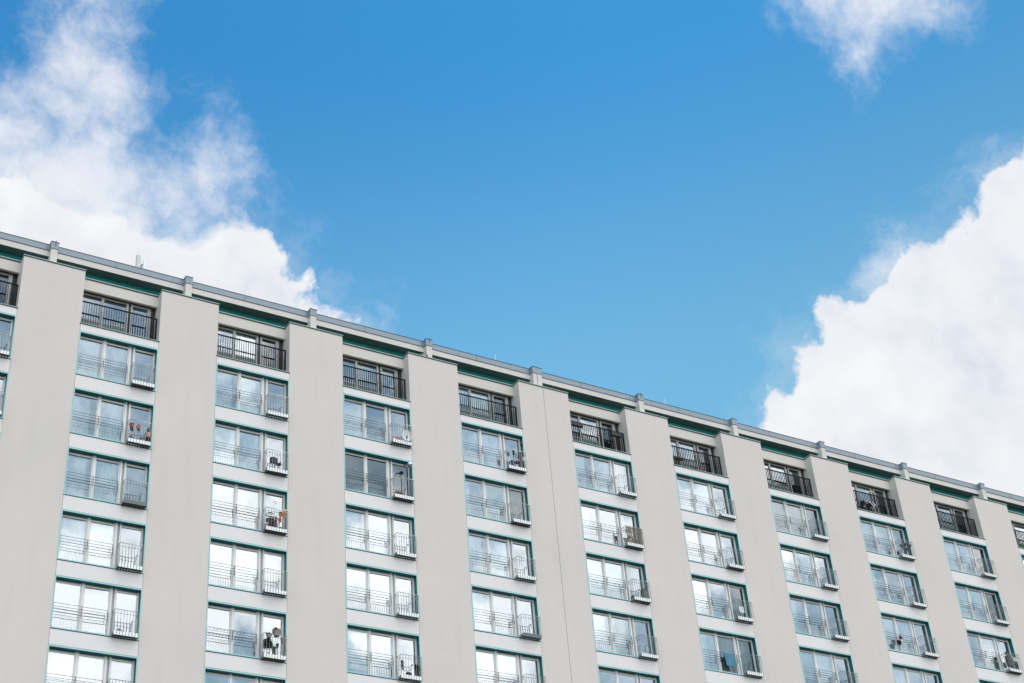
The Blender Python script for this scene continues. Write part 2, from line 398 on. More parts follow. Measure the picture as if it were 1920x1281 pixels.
gs = MB().box(2.285, 2.385, 0.262, 0.29, -2.09, -0.058)
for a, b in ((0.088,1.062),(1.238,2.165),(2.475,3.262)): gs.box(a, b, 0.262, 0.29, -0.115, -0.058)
p_glsh = P_(gs, 'shaded_recess', alud)
PANES = [(0.088,1.062), (1.238,2.165), (2.475,3.262)]
p_pane = []
for a, b in PANES:
    w = (b-a)/2+0.01
    p_pane.append(P_(MB().quad((-w,0,-0.94),(w,0,-0.94),(w,0,0.94),(-w,0,0.94)), 'pane', glass))
gr = MB()
for z in (-1.11, -1.235, -1.36, -1.48):
    gr.tube([(0.05,0.03,z), (2.10,0.03,z)], 0.0092, 5)
for z in (-1.11, -1.235, -1.36, -1.48):
    gr.tube([(2.10,0.03,z), (2.135,0.10,z-0.02), (2.20,0.20,z-0.03)], 0.008, 4)
    gr.tube([(1.12,0.03,z), (1.15,0.20,z-0.02)], 0.008, 4)
gr.tube([(2.115,0.035,-1.09), (2.115,0.035,-1.50)], 0.009, 5)
gr.tube([(1.12,0.04,-1.09), (1.12,0.04,-1.50)], 0.011, 5)
gr.tube([(0.055,0.03,-1.09), (0.055,0.03,-1.50)], 0.009, 5)
p_guard = P_(gr, 'guard_rail', wiredk)
lb = MB()
for a, b in ((0.06,1.10),(1.20,2.16)):
    lb.tube([(a,0.16,-1.56),(b,0.16,-1.56)], 0.0055, 4)
    k = int((b-a)/0.104)
    for i in range(k+1):
        x = a+(b-a)*i/k; lb.tube([(x,0.16,-1.56),(x,0.16,-2.05)], 0.0048, 4, cap=False)
p_lower = P_(lb, 'lower_balusters', steelp)
# balconette
bx0, bx1, by = 2.29, 3.245, -0.30
bm = MB()
for z, r in ((-1.135,0.012), (-1.29,0.008)):
    bm.tube([(bx0,0.02,z),(bx0,by,z),(bx1,by,z),(bx1,0.02,z)], r, 5)
for i in range(9):
    x = bx0+(bx1-bx0)*i/8; bm.tube([(x,by,-1.135),(x,by,-2.15)], 0.0095, 5)
for x in (bx0, bx1):
    for y in (-0.10, -0.20): bm.tube([(x,y,-1.135),(x,y,-2.12)], 0.008, 4)
    bm.tube([(x,0.0,-1.135),(x,0.02,-1.20)], 0.022, 6); bm.box(x-0.012, x+0.012, by, 0.0, -2.16, -2.13)
p_rail = P_(bm, 'balconette', steel)
p_board = P_(MB().box(bx0+0.006, bx1-0.006, by+0.014, by+0.026, -2.155, -1.995), 'edge_board', whitebd)
p_boardg = P_(MB().box(bx0+0.006, bx1-0.006, by+0.014, by+0.026, -2.155, -1.995), 'edge_board', greybd)
sb = MB().box(0, 0.012, by+0.03, -0.002, -2.16, -2.04)
p_sidep = P_(sb, 'side_plate', steel)
gt = MB().box(bx0+0.01, bx1-0.01, by+0.028, -0.13, -2.16, -2.14)
for i in range(9):
    x = bx0+0.02+(bx1-bx0-0.06)*i/8; gt.box(x, x+0.045, -0.13, -0.02, -2.16, -2.14)
gt.box(bx0+0.01, bx1-0.01, -0.02, -0.002, -2.16, -2.14)
p_grate = P_(gt, 'floor_grating', grate)
gt2 = MB().box(bx0+0.01, bx1-0.01, by+0.028, -0.002, -2.16, -2.14)
p_grate2 = P_(gt2, 'floor_plate', grate)
# room behind the glass
rm = MB()
ry0, ry1 = 0.305, 1.6
rm.quad((0.01,ry1,-2.12),(W-0.01,ry1,-2.12),(W-0.01,ry1,-0.01),(0.01,ry1,-0.01))
rm.quad((0.01,ry0,-2.12),(W-0.01,ry0,-2.12),(W-0.01,ry1,-2.12),(0.01,ry1,-2.12))
rm.quad((0.01,ry0,-0.01),(0.01,ry1,-0.01),(W-0.01,ry1,-0.01),(W-0.01,ry0,-0.01))
rm.quad((0.01,ry0,-2.12),(0.01,ry1,-2.12),(0.01,ry1,-0.01),(0.01,ry0,-0.01))
rm.quad((W-0.01,ry0,-2.12),(W-0.01,ry0,-0.01),(W-0.01,ry1,-0.01),(W-0.01,ry1,-2.12))
p_room = P_(rm, 'room_interior', roomm)
def curtain_mb(a, b, z0=-2.08, z1=-0.09, amp=0.025, pitch=0.10, seed=0, y=0.36):
    rnd = random.Random(seed); mbb = MB(); n = max(4, int((b-a)/pitch*4)); pts = []
    for i in range(n+1):
        x = a+(b-a)*i/n
        pts.append((x, y+amp*math.sin(i*math.pi/2+rnd.uniform(-.5,.5))*rnd.uniform(.6,1.2)))
    for i in range(n):
        mbb.quad((pts[i][0],pts[i][1],z0),(pts[i+1][0],pts[i+1][1],z0),(pts[i+1][0],pts[i+1][1],z1),(pts[i][0],pts[i][1],z1))
    return mbb
# spandrel panel below a window
p_span = P_(MB().box(0.012, W-0.012, 0.0, 0.12, -H+0.012, -WH-0.036), 'spandrel_panel', panel)
p_back = P_(MB().box(0.0, W, 0.022, 0.30, -H, -WH-0.01), 'spandrel_core', jointm)

def link_hidden_protos():
    for o in protos: COL.objects.unlink(o)

rnd = random.Random(7)
VISIBLE = {-1:5, 0:6, 1:6, 2:6, 3:6, 4:6, 5:6, 6:5, 7:5, 8:5, 9:4, 10:3}
CURT = {(0,0):'b',(0,1):'b',(0,2):'b',(1,0):'b',(1,1):'b',(3,0):'b',(3,1):'l',(2,3):'B',(3,4):'B',(4,2):'b',(6,0):'s',(5,3):'g',(5,1):'r',(7,2):'b',(8,1):'b',(8,2):'n',(2,0):'l',(2,1):'n'}
GREY_BOARD = {(0,2), (3,3)}
PLATE = {(1,1), (1,2), (1,4), (2,1), (3,0), (3,1), (0,2), (0,0), (4,1), (8,2), (5,1)}
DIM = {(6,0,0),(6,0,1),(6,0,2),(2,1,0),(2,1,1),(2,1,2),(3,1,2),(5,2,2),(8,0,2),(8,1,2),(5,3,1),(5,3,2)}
for b, rows in VISIBLE.items():
    x = bay_x(b)
    for n in range(rows):
        z = row_z(n)
        w = part('window', p_frame, block, (x, 0, z))
        part('frame_trim', p_trim, w); part('shadow_gap', p_shadow, w); part('head_joint', p_head, w)
        part('window_frame', p_glaz, w); part('shaded_recess', p_glsh, w)
        for k, (a, c) in enumerate(PANES):
            q = part('pane', p_pane[k], w, ((a+c)/2, 0.258, -1.11),
                 (R(rnd.gauss(0, 0.35)), 0, R(rnd.gauss(0, 0.35))))
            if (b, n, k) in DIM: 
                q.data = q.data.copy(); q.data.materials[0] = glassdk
        part('guard_rail', p_guard, w); part('lower_balusters', p_lower, w)
        part('room_interior', p_room, w)
        kind = CURT.get((b, n), rnd.choice('blrnBb'))
        seed = b*31+n*7+5
        if kind in 'b':
            curtain_mb(0.06, 1.15+rnd.uniform(-.4,.05), seed=seed).build('curtain', sheer, w); curtain_mb(1.25, 2.2, seed=seed+1).build('curtain', sheer, w)
        elif kind == 'l': curtain_mb(0.06, 0.55+rnd.uniform(-.2,.9), seed=seed).build('curtain', sheer, w)
        elif kind == 'r': curtain_mb(2.2, 3.0+rnd.uniform(0,.3), seed=seed).build('curtain', greenish, w)
        elif kind == 's': curtain_mb(0.06, 2.15, seed=seed, amp=0.05, pitch=0.16).build('curtain', sheer, w); curtain_mb(2.42, 2.95, seed=seed, amp=0.05, pitch=0.14).build('curtain', sheer, w)
        elif kind == 'B':
            for (a, c) in ((0.07,1.10),(1.20,2.20)):
                MB().box(a, c, 0.315, 0.325, -0.1-rnd.uniform(0.9,1.95), -0.08).build('roller_blind', blind, w)
        elif kind == 'g':
            curtain_mb(0.06, 0.65, seed=seed).build('curtain', sheer, w); curtain_mb(0.7, 2.9, seed=seed, amp=0.01, pitch=0.3).build('curtain', greenish, w)
        s = part('spandrel_panel', p_span, block, (x, 0, z))
        part('spandrel_core', p_back, s, (0, 0, 0))
        r = part('balconette', p_rail, block, (x, 0, z))
        part('edge_board', p_boardg if (b, n) in GREY_BOARD else p_board, r)
        part('side_plate', p_sidep, r, (bx0-0.004, 0, 0)); part('side_plate', p_sidep, r, (bx1-0.008, 0, 0))
        part('floor_plate' if (b, n) in PLATE else 'floor_grating', p_grate2 if (b, n) in PLATE else p_grate, r)
    # the storeys under the picture: one plain infill wall per bay
    MB().box(x, x+W, 0.03, 1.2, 0.0, row_z(rows-1)-H-0.0).build('lower_wall', panel, block)

# ---- top storey: recessed roof terraces
tl = MB().box(0.0, W, 0.50, 0.62, -0.60, -0.075)
p_fascia = P_(tl, 'fascia', stucco2)
p_fcap = P_(MB().box(0.0, W, 0.455, 0.97, -0.028, 0.0), 'fascia_flashing', capm)
p_fshadow = P_(MB().box(0.0, W, 0.475, 0.96, -0.075, -0.028), 'flashing_shadow', zinc_dk)  # dark strip painted as the shadow line below the flashing
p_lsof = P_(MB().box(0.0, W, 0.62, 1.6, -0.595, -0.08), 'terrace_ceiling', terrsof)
lg = MB()
LY = 0.78
for a, c in ((0.0,0.05),(1.0,1.115),(2.095,2.195),(2.29,2.375),(3.03,3.19)): lg.box(a, c, LY-0.03, LY+0.04, -2.70, -0.60)
lg.box(0.05,1.0,LY-0.015,LY+0.04,-0.66,-0.60).box(1.115,2.095,LY-0.015,LY+0.04,-0.66,-0.60).box(2.375,3.03,LY-0.015,LY+0.04,-0.68,-0.60)
lg.box(0.05,1.0,LY-0.015,LY+0.04,-1.96,-1.88).box(1.115,2.095,LY-0.015,LY+0.04,-1.96,-1.88).box(2.375,3.03,LY-0.015,LY+0.04,-2.70,-2.58)
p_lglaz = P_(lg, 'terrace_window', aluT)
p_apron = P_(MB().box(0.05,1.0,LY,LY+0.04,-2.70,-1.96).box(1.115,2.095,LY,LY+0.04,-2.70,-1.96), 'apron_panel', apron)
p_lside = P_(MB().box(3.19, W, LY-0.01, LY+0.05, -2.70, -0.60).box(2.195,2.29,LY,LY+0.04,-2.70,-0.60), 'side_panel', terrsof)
LP = [((0.05,1.0),(-1.88,-0.66)), ((1.115,2.095),(-1.88,-0.66)), ((2.375,3.03),(-2.58,-0.68))]
p_lpane = []
for (a, c), (z0, z1) in LP:
    w, h = (c-a)/2, (z1-z0)/2
    p_lpane.append(P_(MB().quad((-w,0,-h),(w,0,-h),(w,0,h),(-w,0,h)), 'pane', glass))
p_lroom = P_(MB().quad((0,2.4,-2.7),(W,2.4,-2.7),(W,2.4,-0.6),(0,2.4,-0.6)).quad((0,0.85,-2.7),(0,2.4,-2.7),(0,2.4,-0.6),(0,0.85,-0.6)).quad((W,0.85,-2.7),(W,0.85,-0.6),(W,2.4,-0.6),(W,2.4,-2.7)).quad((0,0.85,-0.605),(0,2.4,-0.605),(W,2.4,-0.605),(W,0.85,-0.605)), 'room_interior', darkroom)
p_floor = P_(MB().box(0.0, W, 0.03, 1.6, -3.05, -2.745), 'terrace_floor', concrete)
p_sill = P_(MB().box(-0.03, W+0.03, -0.035, 0.30, -2.735, -2.715), 'terrace_sill', capm)
p_sdrip = P_(MB().box(-0.025, W+0.025, -0.028, 0.28, -2.765, -2.735), 'sill_drip', zinc_dk)
p_tspan = P_(MB().box(0.012, W-0.012, 0.0, 0.12, -3.1249+0.012, -2.765), 'spandrel_panel', panel)
br = MB().box(0.04, W-0.01, 0.355, 0.40, -1.355, -1.305).box(0.05, W-0.02, 0.365, 0.39, -2.64, -2.61)
for i in range(31):
    xx = 0.07+0.1083*i; br.box(xx-0.006, xx+0.006, 0.355, 0.400, -2.72, -1.35)
br.box(0.04,0.075,0.36,0.395,-2.72,-1.3).box(W-0.05,W-0.015,0.36,0.395,-2.72,-1.3)
p_brail = P_(br, 'terrace_railing', railblk)
for b in range(-2, 12):
    x = bay_x(b)
    f = part('fascia', p_fascia, block, (x, 0, ROOF)); part('fascia_flashing', p_fcap, f); part('flashing_shadow', p_fshadow, f)
    part('terrace_ceiling', p_lsof, block, (x, 0, ROOF))
    t_ = part('terrace_window', p_lglaz, block, (x, 0, ROOF))
    part('apron_panel', p_apron, t_); part('side_panel', p_lside, t_)
    for k, ((a, c), (z0, z1)) in enumerate(LP):
        q = part('pane', p_lpane[k], t_, ((a+c)/2, LY+0.02, (z0+z1)/2), (R(rnd.gauss(0,.4)), 0, R(rnd.gauss(0,.4))))
        if k == 2 and b not in (0, 2):  # door panes: dimmed glass stands in for the pier's dark reflection
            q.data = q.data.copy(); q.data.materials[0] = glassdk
    part('room_interior', p_lroom, t_)
    if b % 2: curtain_mb(0.08, 2.1, z0=-2.6, z1=-0.62, seed=b, y=0.95).build('curtain', sheer, t_)
    fl = part('terrace_floor', p_floor, block, (x, 0, ROOF)); part('terrace_sill', p_sill, fl); part('sill_drip', p_sdrip, fl)
    part('spandrel_panel', p_tspan, block, (x, 0, ROOF))
    part('terrace_railing', p_brail, block, (x, 0, ROOF))
for b in (-2, 11):
    MB().box(bay_x(b), bay_x(b)+W, 0.03, 1.2, 0.0, ROOF-3.13).build('lower_wall', panel, block)
link_hidden_protos()

# ================================================================== things on the balconies and on the roof
terracotta = mat('terracotta', (0.55, 0.20, 0.10), 0.8, vscale=9, tint2=(0.45, 0.16, 0.08))
redpot   = mat('red_plastic', (0.62, 0.05, 0.04), 0.5)
orange   = mat('orange_plastic', (0.80, 0.24, 0.05), 0.5)
peach    = mat('peach_ceramic', (0.75, 0.42, 0.30), 0.6)
pinkm    = mat('pink_petal', (0.75, 0.22, 0.28), 0.8)
whitem   = mat('white_plastic', (0.82, 0.84, 0.85), 0.45)
greyclay = mat('grey_brown_clay', (0.33, 0.28, 0.27), 0.7)
blackpl  = mat('black_plastic', (0.012, 0.014, 0.015), 0.5)
blueg    = mat('blue_glaze', (0.10, 0.22, 0.30), 0.35)
leafd    = mat('dark_leaf', (0.025, 0.05, 0.02), 0.7, vscale=20, tint2=(0.05, 0.085, 0.03))
leafl    = mat('olive_leaf', (0.10, 0.11, 0.04), 0.7, vscale=20, tint2=(0.16, 0.13, 0.05))
redleaf  = mat('red_blossom', (0.70, 0.05, 0.03), 0.7, vscale=20, tint2=(0.85, 0.22, 0.06))
woodm    = mat('weathered_slat_wood', (0.20, 0.15, 0.11), 0.8, vscale=12, tint2=(0.13, 0.09, 0.07))
bluecl   = mat('blue_towel_cloth', (0.10, 0.27, 0.38), 0.95, vscale=8, tint2=(0.07, 0.20, 0.30))
violet   = mat('grey_violet_cloth', (0.22, 0.20, 0.30), 0.95, vscale=8, tint2=(0.30, 0.28, 0.38))
ironm    = mat('black_iron', (0.01, 0.011, 0.013), 0.5)
antm     = mat('antenna_housing', (0.62, 0.64, 0.64), 0.6)
yellowm  = mat('yellow_green_plastic', (0.55, 0.62, 0.08), 0.5)

def at(b, n, x, y, z): return (bay_x(b)+x, y, row_z(n)+z)
def atT(b, x, y, z): return (bay_x(b)+x, y, ROOF+z)
def foliage(mb, c, r, n, seed, size=0.035, droop=0.0):
    rd = random.Random(seed)
    size *= 1.25
    for _ in range(int(n*2.2)):
        d = Vector((rd.gauss(0,1), rd.gauss(0,1), rd.gauss(0,1))).normalized()*rd.uniform(0.25,1)**0.6
        p = Vector((c[0]+d.x*r[0], c[1]+d.y*r[1], c[2]+d.z*r[2]-droop*abs(d.x)))
        a = Vector((rd.gauss(0,1), rd.gauss(0,1), rd.gauss(0,1))).normalized(); bb = a.orthogonal().normalized()
        s = size*rd.uniform(0.6,1.3)
        mb.quad(p-a*s, p+bb*s*0.55, p+a*s, p-bb*s*0.55)
    return mb
def potted(loc, r, h, pm, label, group=None, leaf=None, fr=(0.1,0.08,0.1), fz=0.08, n=60, seed=1, cat='flower pot', rim=True, hook=False, leaf2=None, trail=False):
    e = empty('flower_pot', loc, label, cat, group)
    prof = [(r*0.68,0),(r*0.95,h*0.82),(r*1.06,h*0.82),(r*1.08,h),(r*0.9,h),(r*0.85,h*0.8)]
    MB().lathe(prof, n=16).build('pot', pm, e, smooth=False)
    if hook: MB().tube([(0,-r,h*0.9),(0,-r-0.03,h+0.06),(0,-r+0.01,h+0.07)], 0.006, 4).build('hanger', steel, e)
    if leaf:
        f = MB(); foliage(f, (0,0,h+fz), fr, n, seed)
        if trail: foliage(f, (0,-r*0.8,-0.05), (fr[0]*0.8,0.04,0.14), n//2, seed+3)
        f.build('foliage', leaf, e)
    if leaf2:
        f = MB(); foliage(f, (0,0,h+fz*1.5), (fr[0],fr[1],fr[2]*0.7), n//2, seed+9, size=0.03); f.build('blossom', leaf2, e)
    return e
def trough(loc, L, wd, h, pm, label, leaf, leaf2=None, seed=1, fh=0.1, n=120, group=None, cat='planter'):
    e = empty('planter', loc, label, cat, group)
    m = MB().box(-L/2, L/2, -wd/2, wd/2, 0, h).box(-L/2-0.01, L/2+0.01, -wd/2-0.01, wd/2+0.01, h-0.02, h+0.004)
    m.build('trough', pm, e)
    if leaf: foliage(MB(), (0,0,h+fh*0.5), (L/2,wd/2+0.02,fh), n, seed).build('foliage', leaf, e)
    if leaf2: foliage(MB(), (0,0,h+fh), (L/2,wd/2,fh*0.8), n//2, seed+5, size=0.03).build('blossom', leaf2, e)
    return e
ZF = -2.135                      # floor of a small balcony below its frame top

# --- column 1 (between first and second full piers), third storey of small balconies
G1 = 'pots on the second balcony of the leftmost full column'
potted(at(0,1,2.42,-0.21,-1.50), 0.085, 0.17, redpot, 'red pot with dark trailing leaves hung at the left end of the rail, leftmost column', G1, leafd, (0.09,0.07,0.06), 0.03, 60, 3, hook=True, trail=True)
potted(at(0,1,2.70,-0.21,-1.50), 0.085, 0.15, orange, 'orange pot hung on the rail beside the red pot, leftmost column', G1, leafd, (0.08,0.07,0.05), 0.02, 40, 5, hook=True, trail=True)
potted(at(0,1,2.93,-0.17,ZF), 0.11, 0.20, orange, 'round orange pot standing on the balcony floor below the red pot', G1, leafd, (0.13,0.08,0.06), 0.04, 50, 6)
potted(at(0,1,3.14,-0.16,ZF), 0.10, 0.24, blackpl, 'black pot with a dark bushy plant at the right corner beside the orange pots', G1, leafd, (0.10,0.08,0.14), 0.10, 110, 7)
potted(at(0,1,3.13,-0.21,-1.74), 0.095, 0.18, peach, 'peach coloured pot raised above the black pot in the right corner', G1, leafd, (0.06,0.05,0.14), 0.12, 50, 8)
# folded cloth on the bottom balcony of that column
cl = MB(); rd = random.Random(4)
N1 = 16
for i in range(N1):
    for s in (0,):
        x0, x1 = 2.36+0.78*i/N1, 2.36+0.78*(i+1)/N1
        def hh(x): u = (x-2.36)/0.78; return 0.03+0.27*max(0, (u/0.16 if u < 0.16 else 1-(u-0.16)/0.84))
        a, c = hh(x0)+0.02*math.sin(i*1.9), hh(x1)+0.02*math.sin((i+1)*1.9)
        cl.quad((x0,-0.25,0),(x1,-0.25,0),(x1,-0.18,c),(x0,-0.18,a)).quad((x0,-0.18,a),(x1,-0.18,c),(x1,-0.07,0),(x0,-0.07,0))
o = cl.build('folded_awning_cloth', violet, None, (bay_x(0), 0, row_z(4)+ZF))
tag(o, 'grey violet cloth heaped on a small balcony low in the leftmost column', 'cloth')

# --- column 2
e = empty('wire_chair', at(1,1,2.85,-0.14,ZF), 'round backed white wire chair on a balcony beside a black hanging planter', 'chair')
m = MB()
for a0 in range(24):
    a, c = 2*math.pi*a0/24, 2*math.pi*(a0+1)/24
    m.tube([(0.17*math.cos(a),0,0.72+0.17*math.sin(a)),(0.17*math.cos(c),0,0.72+0.17*math.sin(c))], 0.011, 4, cap=False)
for k in range(-3,4):
    hgt = math.sqrt(max(0,0.17**2-(k*0.045)**2)); m.tube([(k*0.045,0,0.72-hgt),(k*0.045,0,0.72+hgt)], 0.006, 4)
m.build('backrest', whitem, e)
MB().lathe([(0.17,0.43),(0.175,0.45),(0.16,0.46)], 0, 0.0, n=18, sq=0.7).build('seat', ironm, e)
for sx in (-1,1):
    for sy in (-1,1): MB().tube([(sx*0.12,sy*0.07,0.44),(sx*0.15,sy*0.09,0.0)], 0.010, 5).build('leg', whitem, e)
trough(at(1,1,2.62,-0.22,-1.72), 0.30, 0.11, 0.22, blackpl, 'black planter hung inside the rail left of the white wire chair', leafd, seed=11, fh=0.04, n=50)
G2 = 'pots on the crowded third balcony of the second column'
potted(at(1,2,2.78,-0.21,-1.66), 0.07, 0.13, redpot, 'left one of two small red pots at mid rail height on the crowded balcony', G2, leafd, (0.06,0.05,0.04), 0.03, 26, 20, leaf2=pinkm)
potted(at(1,2,2.94,-0.21,-1.68), 0.07, 0.13, redpot, 'right one of two small red pots at mid rail height on the crowded balcony', G2, leafd, (0.06,0.05,0.04), 0.03, 26, 21, leaf2=pinkm)
potted(at(1,2,2.96,-0.21,-1.42), 0.075, 0.15, terracotta, 'terracotta pot with dry plant hung just under the rail, crowded balcony', G2, leafl, (0.08,0.06,0.06), 0.03, 40, 22)
potted(at(1,2,3.14,-0.21,-1.44), 0.075, 0.16, orange, 'orange pot hung near the right end of the rail, crowded balcony', G2, leafd, (0.06,0.05,0.05), 0.0, 26, 23)
trough(at(1,2,2.52,-0.21,-1.50), 0.34, 0.10, 0.12, whitem, 'white rail planter with dark plants at the left of the crowded balcony', leafd, seed=24, fh=0.05, n=70)
trough(at(1,2,2.52,-0.20,-1.75), 0.36, 0.10, 0.10, blackpl, 'black planter with dark leaves below the white rail planter', leafd, seed=25, fh=0.07, n=90)
trough(at(1,2,2.58,-0.16,ZF), 0.44, 0.14, 0.16, terracotta, 'brown trough with olive and pink flowers on the floor, left half of the crowded balcony', leafl, pinkm, seed=26, fh=0.14, n=150)
trough(at(1,2,3.02,-0.16,ZF), 0.36, 0.14, 0.13, terracotta, 'brown trough with dry olive plants on the floor, right half of the crowded balcony', leafl, seed=27, fh=0.09, n=120)
e = empty('pinwheel', at(1,2,2.66,-0.27,-1.30), 'pink and white pinwheel on a thin stick above the flower filled balcony', 'pinwheel')
MB().tube([(0,0,-0.1),(0,0,0.46)], 0.006, 4).build('stick', whitem, e)
m = MB(); m2 = MB()
for k in range(6):
    a = k*math.pi/3
    (m if k % 2 else m2).quad((0,-0.012,0.46),(0.10*math.cos(a),-0.012,0.46+0.10*math.sin(a)),(0.09*math.cos(a+.6),-0.03,0.46+0.09*math.sin(a+.6)),(0.03*math.cos(a+.8),-0.012,0.46+0.03*math.sin(a+.8)))
m.build('pink_vane', pinkm, e); m2.build('white_vane', whitem, e)
tag(MB().tri((-0.10,0,0),(0.10,0,0),(0.05,0.0,0.26)).tri((-0.10,0.02,0),(0.05,0.02,0.26),(0.10,0.02,0)).quad((-0.10,0,0),(0.05,0,0.26),(0.05,0.02,0.26),(-0.10,0.02,0)).quad((0.10,0,0),(0.10,0.02,0),(0.05,0.02,0.26),(0.05,0,0.26)).build('garden_pennant', orange, None, at(1,2,3.14,-0.26,-1.24)), 'orange triangular pennant standing at the right end of the crowded balcony rail', 'pennant')

# bottom balcony of column 2
G3 = 'pots on the fifth balcony of the second column'
potted(at(1,4,2.83,-0.30,-1.22), 0.17, 0.20, greyclay, 'large grey brown bowl of shrubs hung high over the rail of a low balcony', G3, leafd, (0.20,0.12,0.10), 0.05, 110, 30, leaf2=peach)
potted(at(1,4,2.53,-0.22,-1.36), 0.10, 0.18, greyclay, 'grey pot with black trailing plant left of the large brown bowl', G3, leafd, (0.14,0.07,0.06), 0.03, 60, 31, trail=True)
foliage(MB(), (0,0,0), (0.20,0.06,0.16), 190, 33, size=0.045).build('x', leafd)
o = bpy.data.objects['x']; o.name = 'hanging_plant'; o.location = at(1,4,2.52,-0.24,-1.58); tag(o, 'dark hanging plant below the grey pot on a low balcony', 'plant')
potted(at(1,4,3.13,-0.20,-1.42), 0.095, 0.20, greyclay, 'tall grey pot near the right end of the rail, right of the brown bowl', G3, leafd, (0.06,0.05,0.03), 0.0, 20, 34)
potted(at(1,4,2.90,-0.22,-1.66), 0.06, 0.12, blackpl, 'little black pot hung below the large brown bowl', G3, leafd, (0.06,0.04,0.04), 0.02, 24, 35)
potted(at(1,4,2.80,-0.14,ZF), 0.07, 0.12, terracotta, 'small terracotta pot with yellow plant on the balcony floor under the black pot', G3, leafl, (0.09,0.06,0.10), 0.06, 60, 36)
m = MB(); m.tube([(0.10+2.0*i/20, 0.0, -0.02*math.sin(math.pi*(i%10)/10)) for i in range(21)], 0.004, 4)
e = m.build('light_string', ironm, None, at(1,4,0,0.015,-1.14)); tag(e, 'string of small dark bulbs along the window bars of a low window', 'string lights')
m = MB()
for i in range(11):
    x = 0.35+0.135*i; m.lathe([(0.005,-0.05),(0.019,-0.035),(0.019,-0.015),(0.006,0)], x, 0, -0.005, n=8)
m.build('bulbs', ironm, e)
m = MB(); m.tube([(0.0,0.0,0.0),(0.02,0.0,-0.45),(0.0,0.0,-0.8)], 0.008, 4)
for k in range(12): m.lathe([(0.004,-0.02),(0.02,0),(0.004,0.02)], 0.01*math.sin(k), 0, -0.06*k-0.04, n=6)
tag(m.build('bead_chain', whitem, None, at(1,4,3.235,-0.28,-1.2)), 'pale bead chain hanging at the right edge of a low balcony', 'garland')

# --- column 3
m = MB()
for i in range(10):
    x0, x1 = 0.34*i/10, 0.34*(i+1)/10
    a, c = 0.10+0.28*(i/10)+0.02*(i%2), 0.10+0.28*((i+1)/10)+0.02*((i+1)%2)
    m.quad((x0,-0.06,0),(x1,-0.06,0),(x1,0.0,c),(x0,0.0,a)).quad((x1,0.07,0),(x0,0.07,0),(x0,0.0,a),(x1,0.0,c))
o = m.build('folded_parasol_cloth', redleaf, None, at(2,0,2.34,-0.19,ZF)); tag(o, 'bright red folded cloth in the left corner of a balcony with a satellite dish', 'cloth')
e = empty('satellite_dish', at(2,0,3.05,-0.16,ZF), 'round white satellite dish standing on a small balcony beside red cloth', 'satellite dish')
m = MB(); n = 22; ring = []
for k, (r, d) in enumerate(((0.001,0.05),(0.12,0.035),(0.22,0.0),(0.265,-0.03))):
    i0 = len(m.v); ring.append(i0)
    for j in range(n):
        an = 2*math.pi*j/n; m.v.append((r*math.cos(an), d, 0.52+1.12*r*math.sin(an)))
for k in range(3):
    for j in range(n): m.f.append((ring[k]+j, ring[k]+(j+1)%n, ring[k+1]+(j+1)%n, ring[k+1]+j))
d = m.build('dish', whitem, e, smooth=True); so = d.modifiers.new('s', 'SOLIDIFY'); so.thickness = 0.012
MB().tube([(0,0.06,0.5),(0,0.08,0.0)], 0.02, 6).build('mast', steel, e)
MB().tube([(0,-0.02,0.24),(-0.12,-0.16,0.12),(-0.10,-0.20,0.30)], 0.010, 5).box(-0.13,-0.07,-0.23,-0.17,0.28,0.35).build('receiver_arm', ironm, e)
trough(at(2,1,2.56,-0.17,ZF), 0.44, 0.14, 0.14, whitem, 'white trough full of orange red flowers behind the edge board, third column', leafd, redleaf, seed=40, fh=0.12, n=150)
e = empty('patio_lamp', at(2,1,3.12,-0.13,ZF), 'tall thin black lamp stand with curved arm and pale head at a dark window', 'lamp stand')
MB().lathe([(0.10,0),(0.10,0.03),(0.03,0.06)], n=14).build('base', greyclay, e)
MB().tube([(0,0,0.03),(0,0,1.82)], 0.014, 6).build('pole', ironm, e)
MB().tube([(0,0,1.72),(-0.10,-0.02,1.80),(-0.22,-0.04,1.77),(-0.26,-0.04,1.70)], 0.014, 6, r2=0.03).build('curved_arm', ironm, e)
MB().lathe([(0.02,0.12),(0.07,0.10),(0.12,0.03),(0.12,0.0),(0.03,0.02)], 0.03, -0.05, 1.82, n=14).build('lamp_head', whitem, e)
potted(at(2,1,3.02,-0.20,ZF), 0.06, 0.12, greyclay, 'small grey pot at the foot of the black lamp stand', None, leafd, (0.08,0.06,0.07), 0.05, 40, 44)
potted(at(2,4,3.13,-0.15,ZF+0.25), 0.09, 0.20, blackpl, 'dark green leafy plant in a raised black pot, lowest balcony of the third column', None, leafd, (0.13,0.09,0.16), 0.12, 130, 45)
potted(at(2,4,2.42,-0.16,-1.60), 0.06, 0.12, greyclay, 'small grey green plant hung at the left of the lowest third column balcony', None, leafl, (0.07,0.05,0.14), 0.03, 60, 46, trail=True)

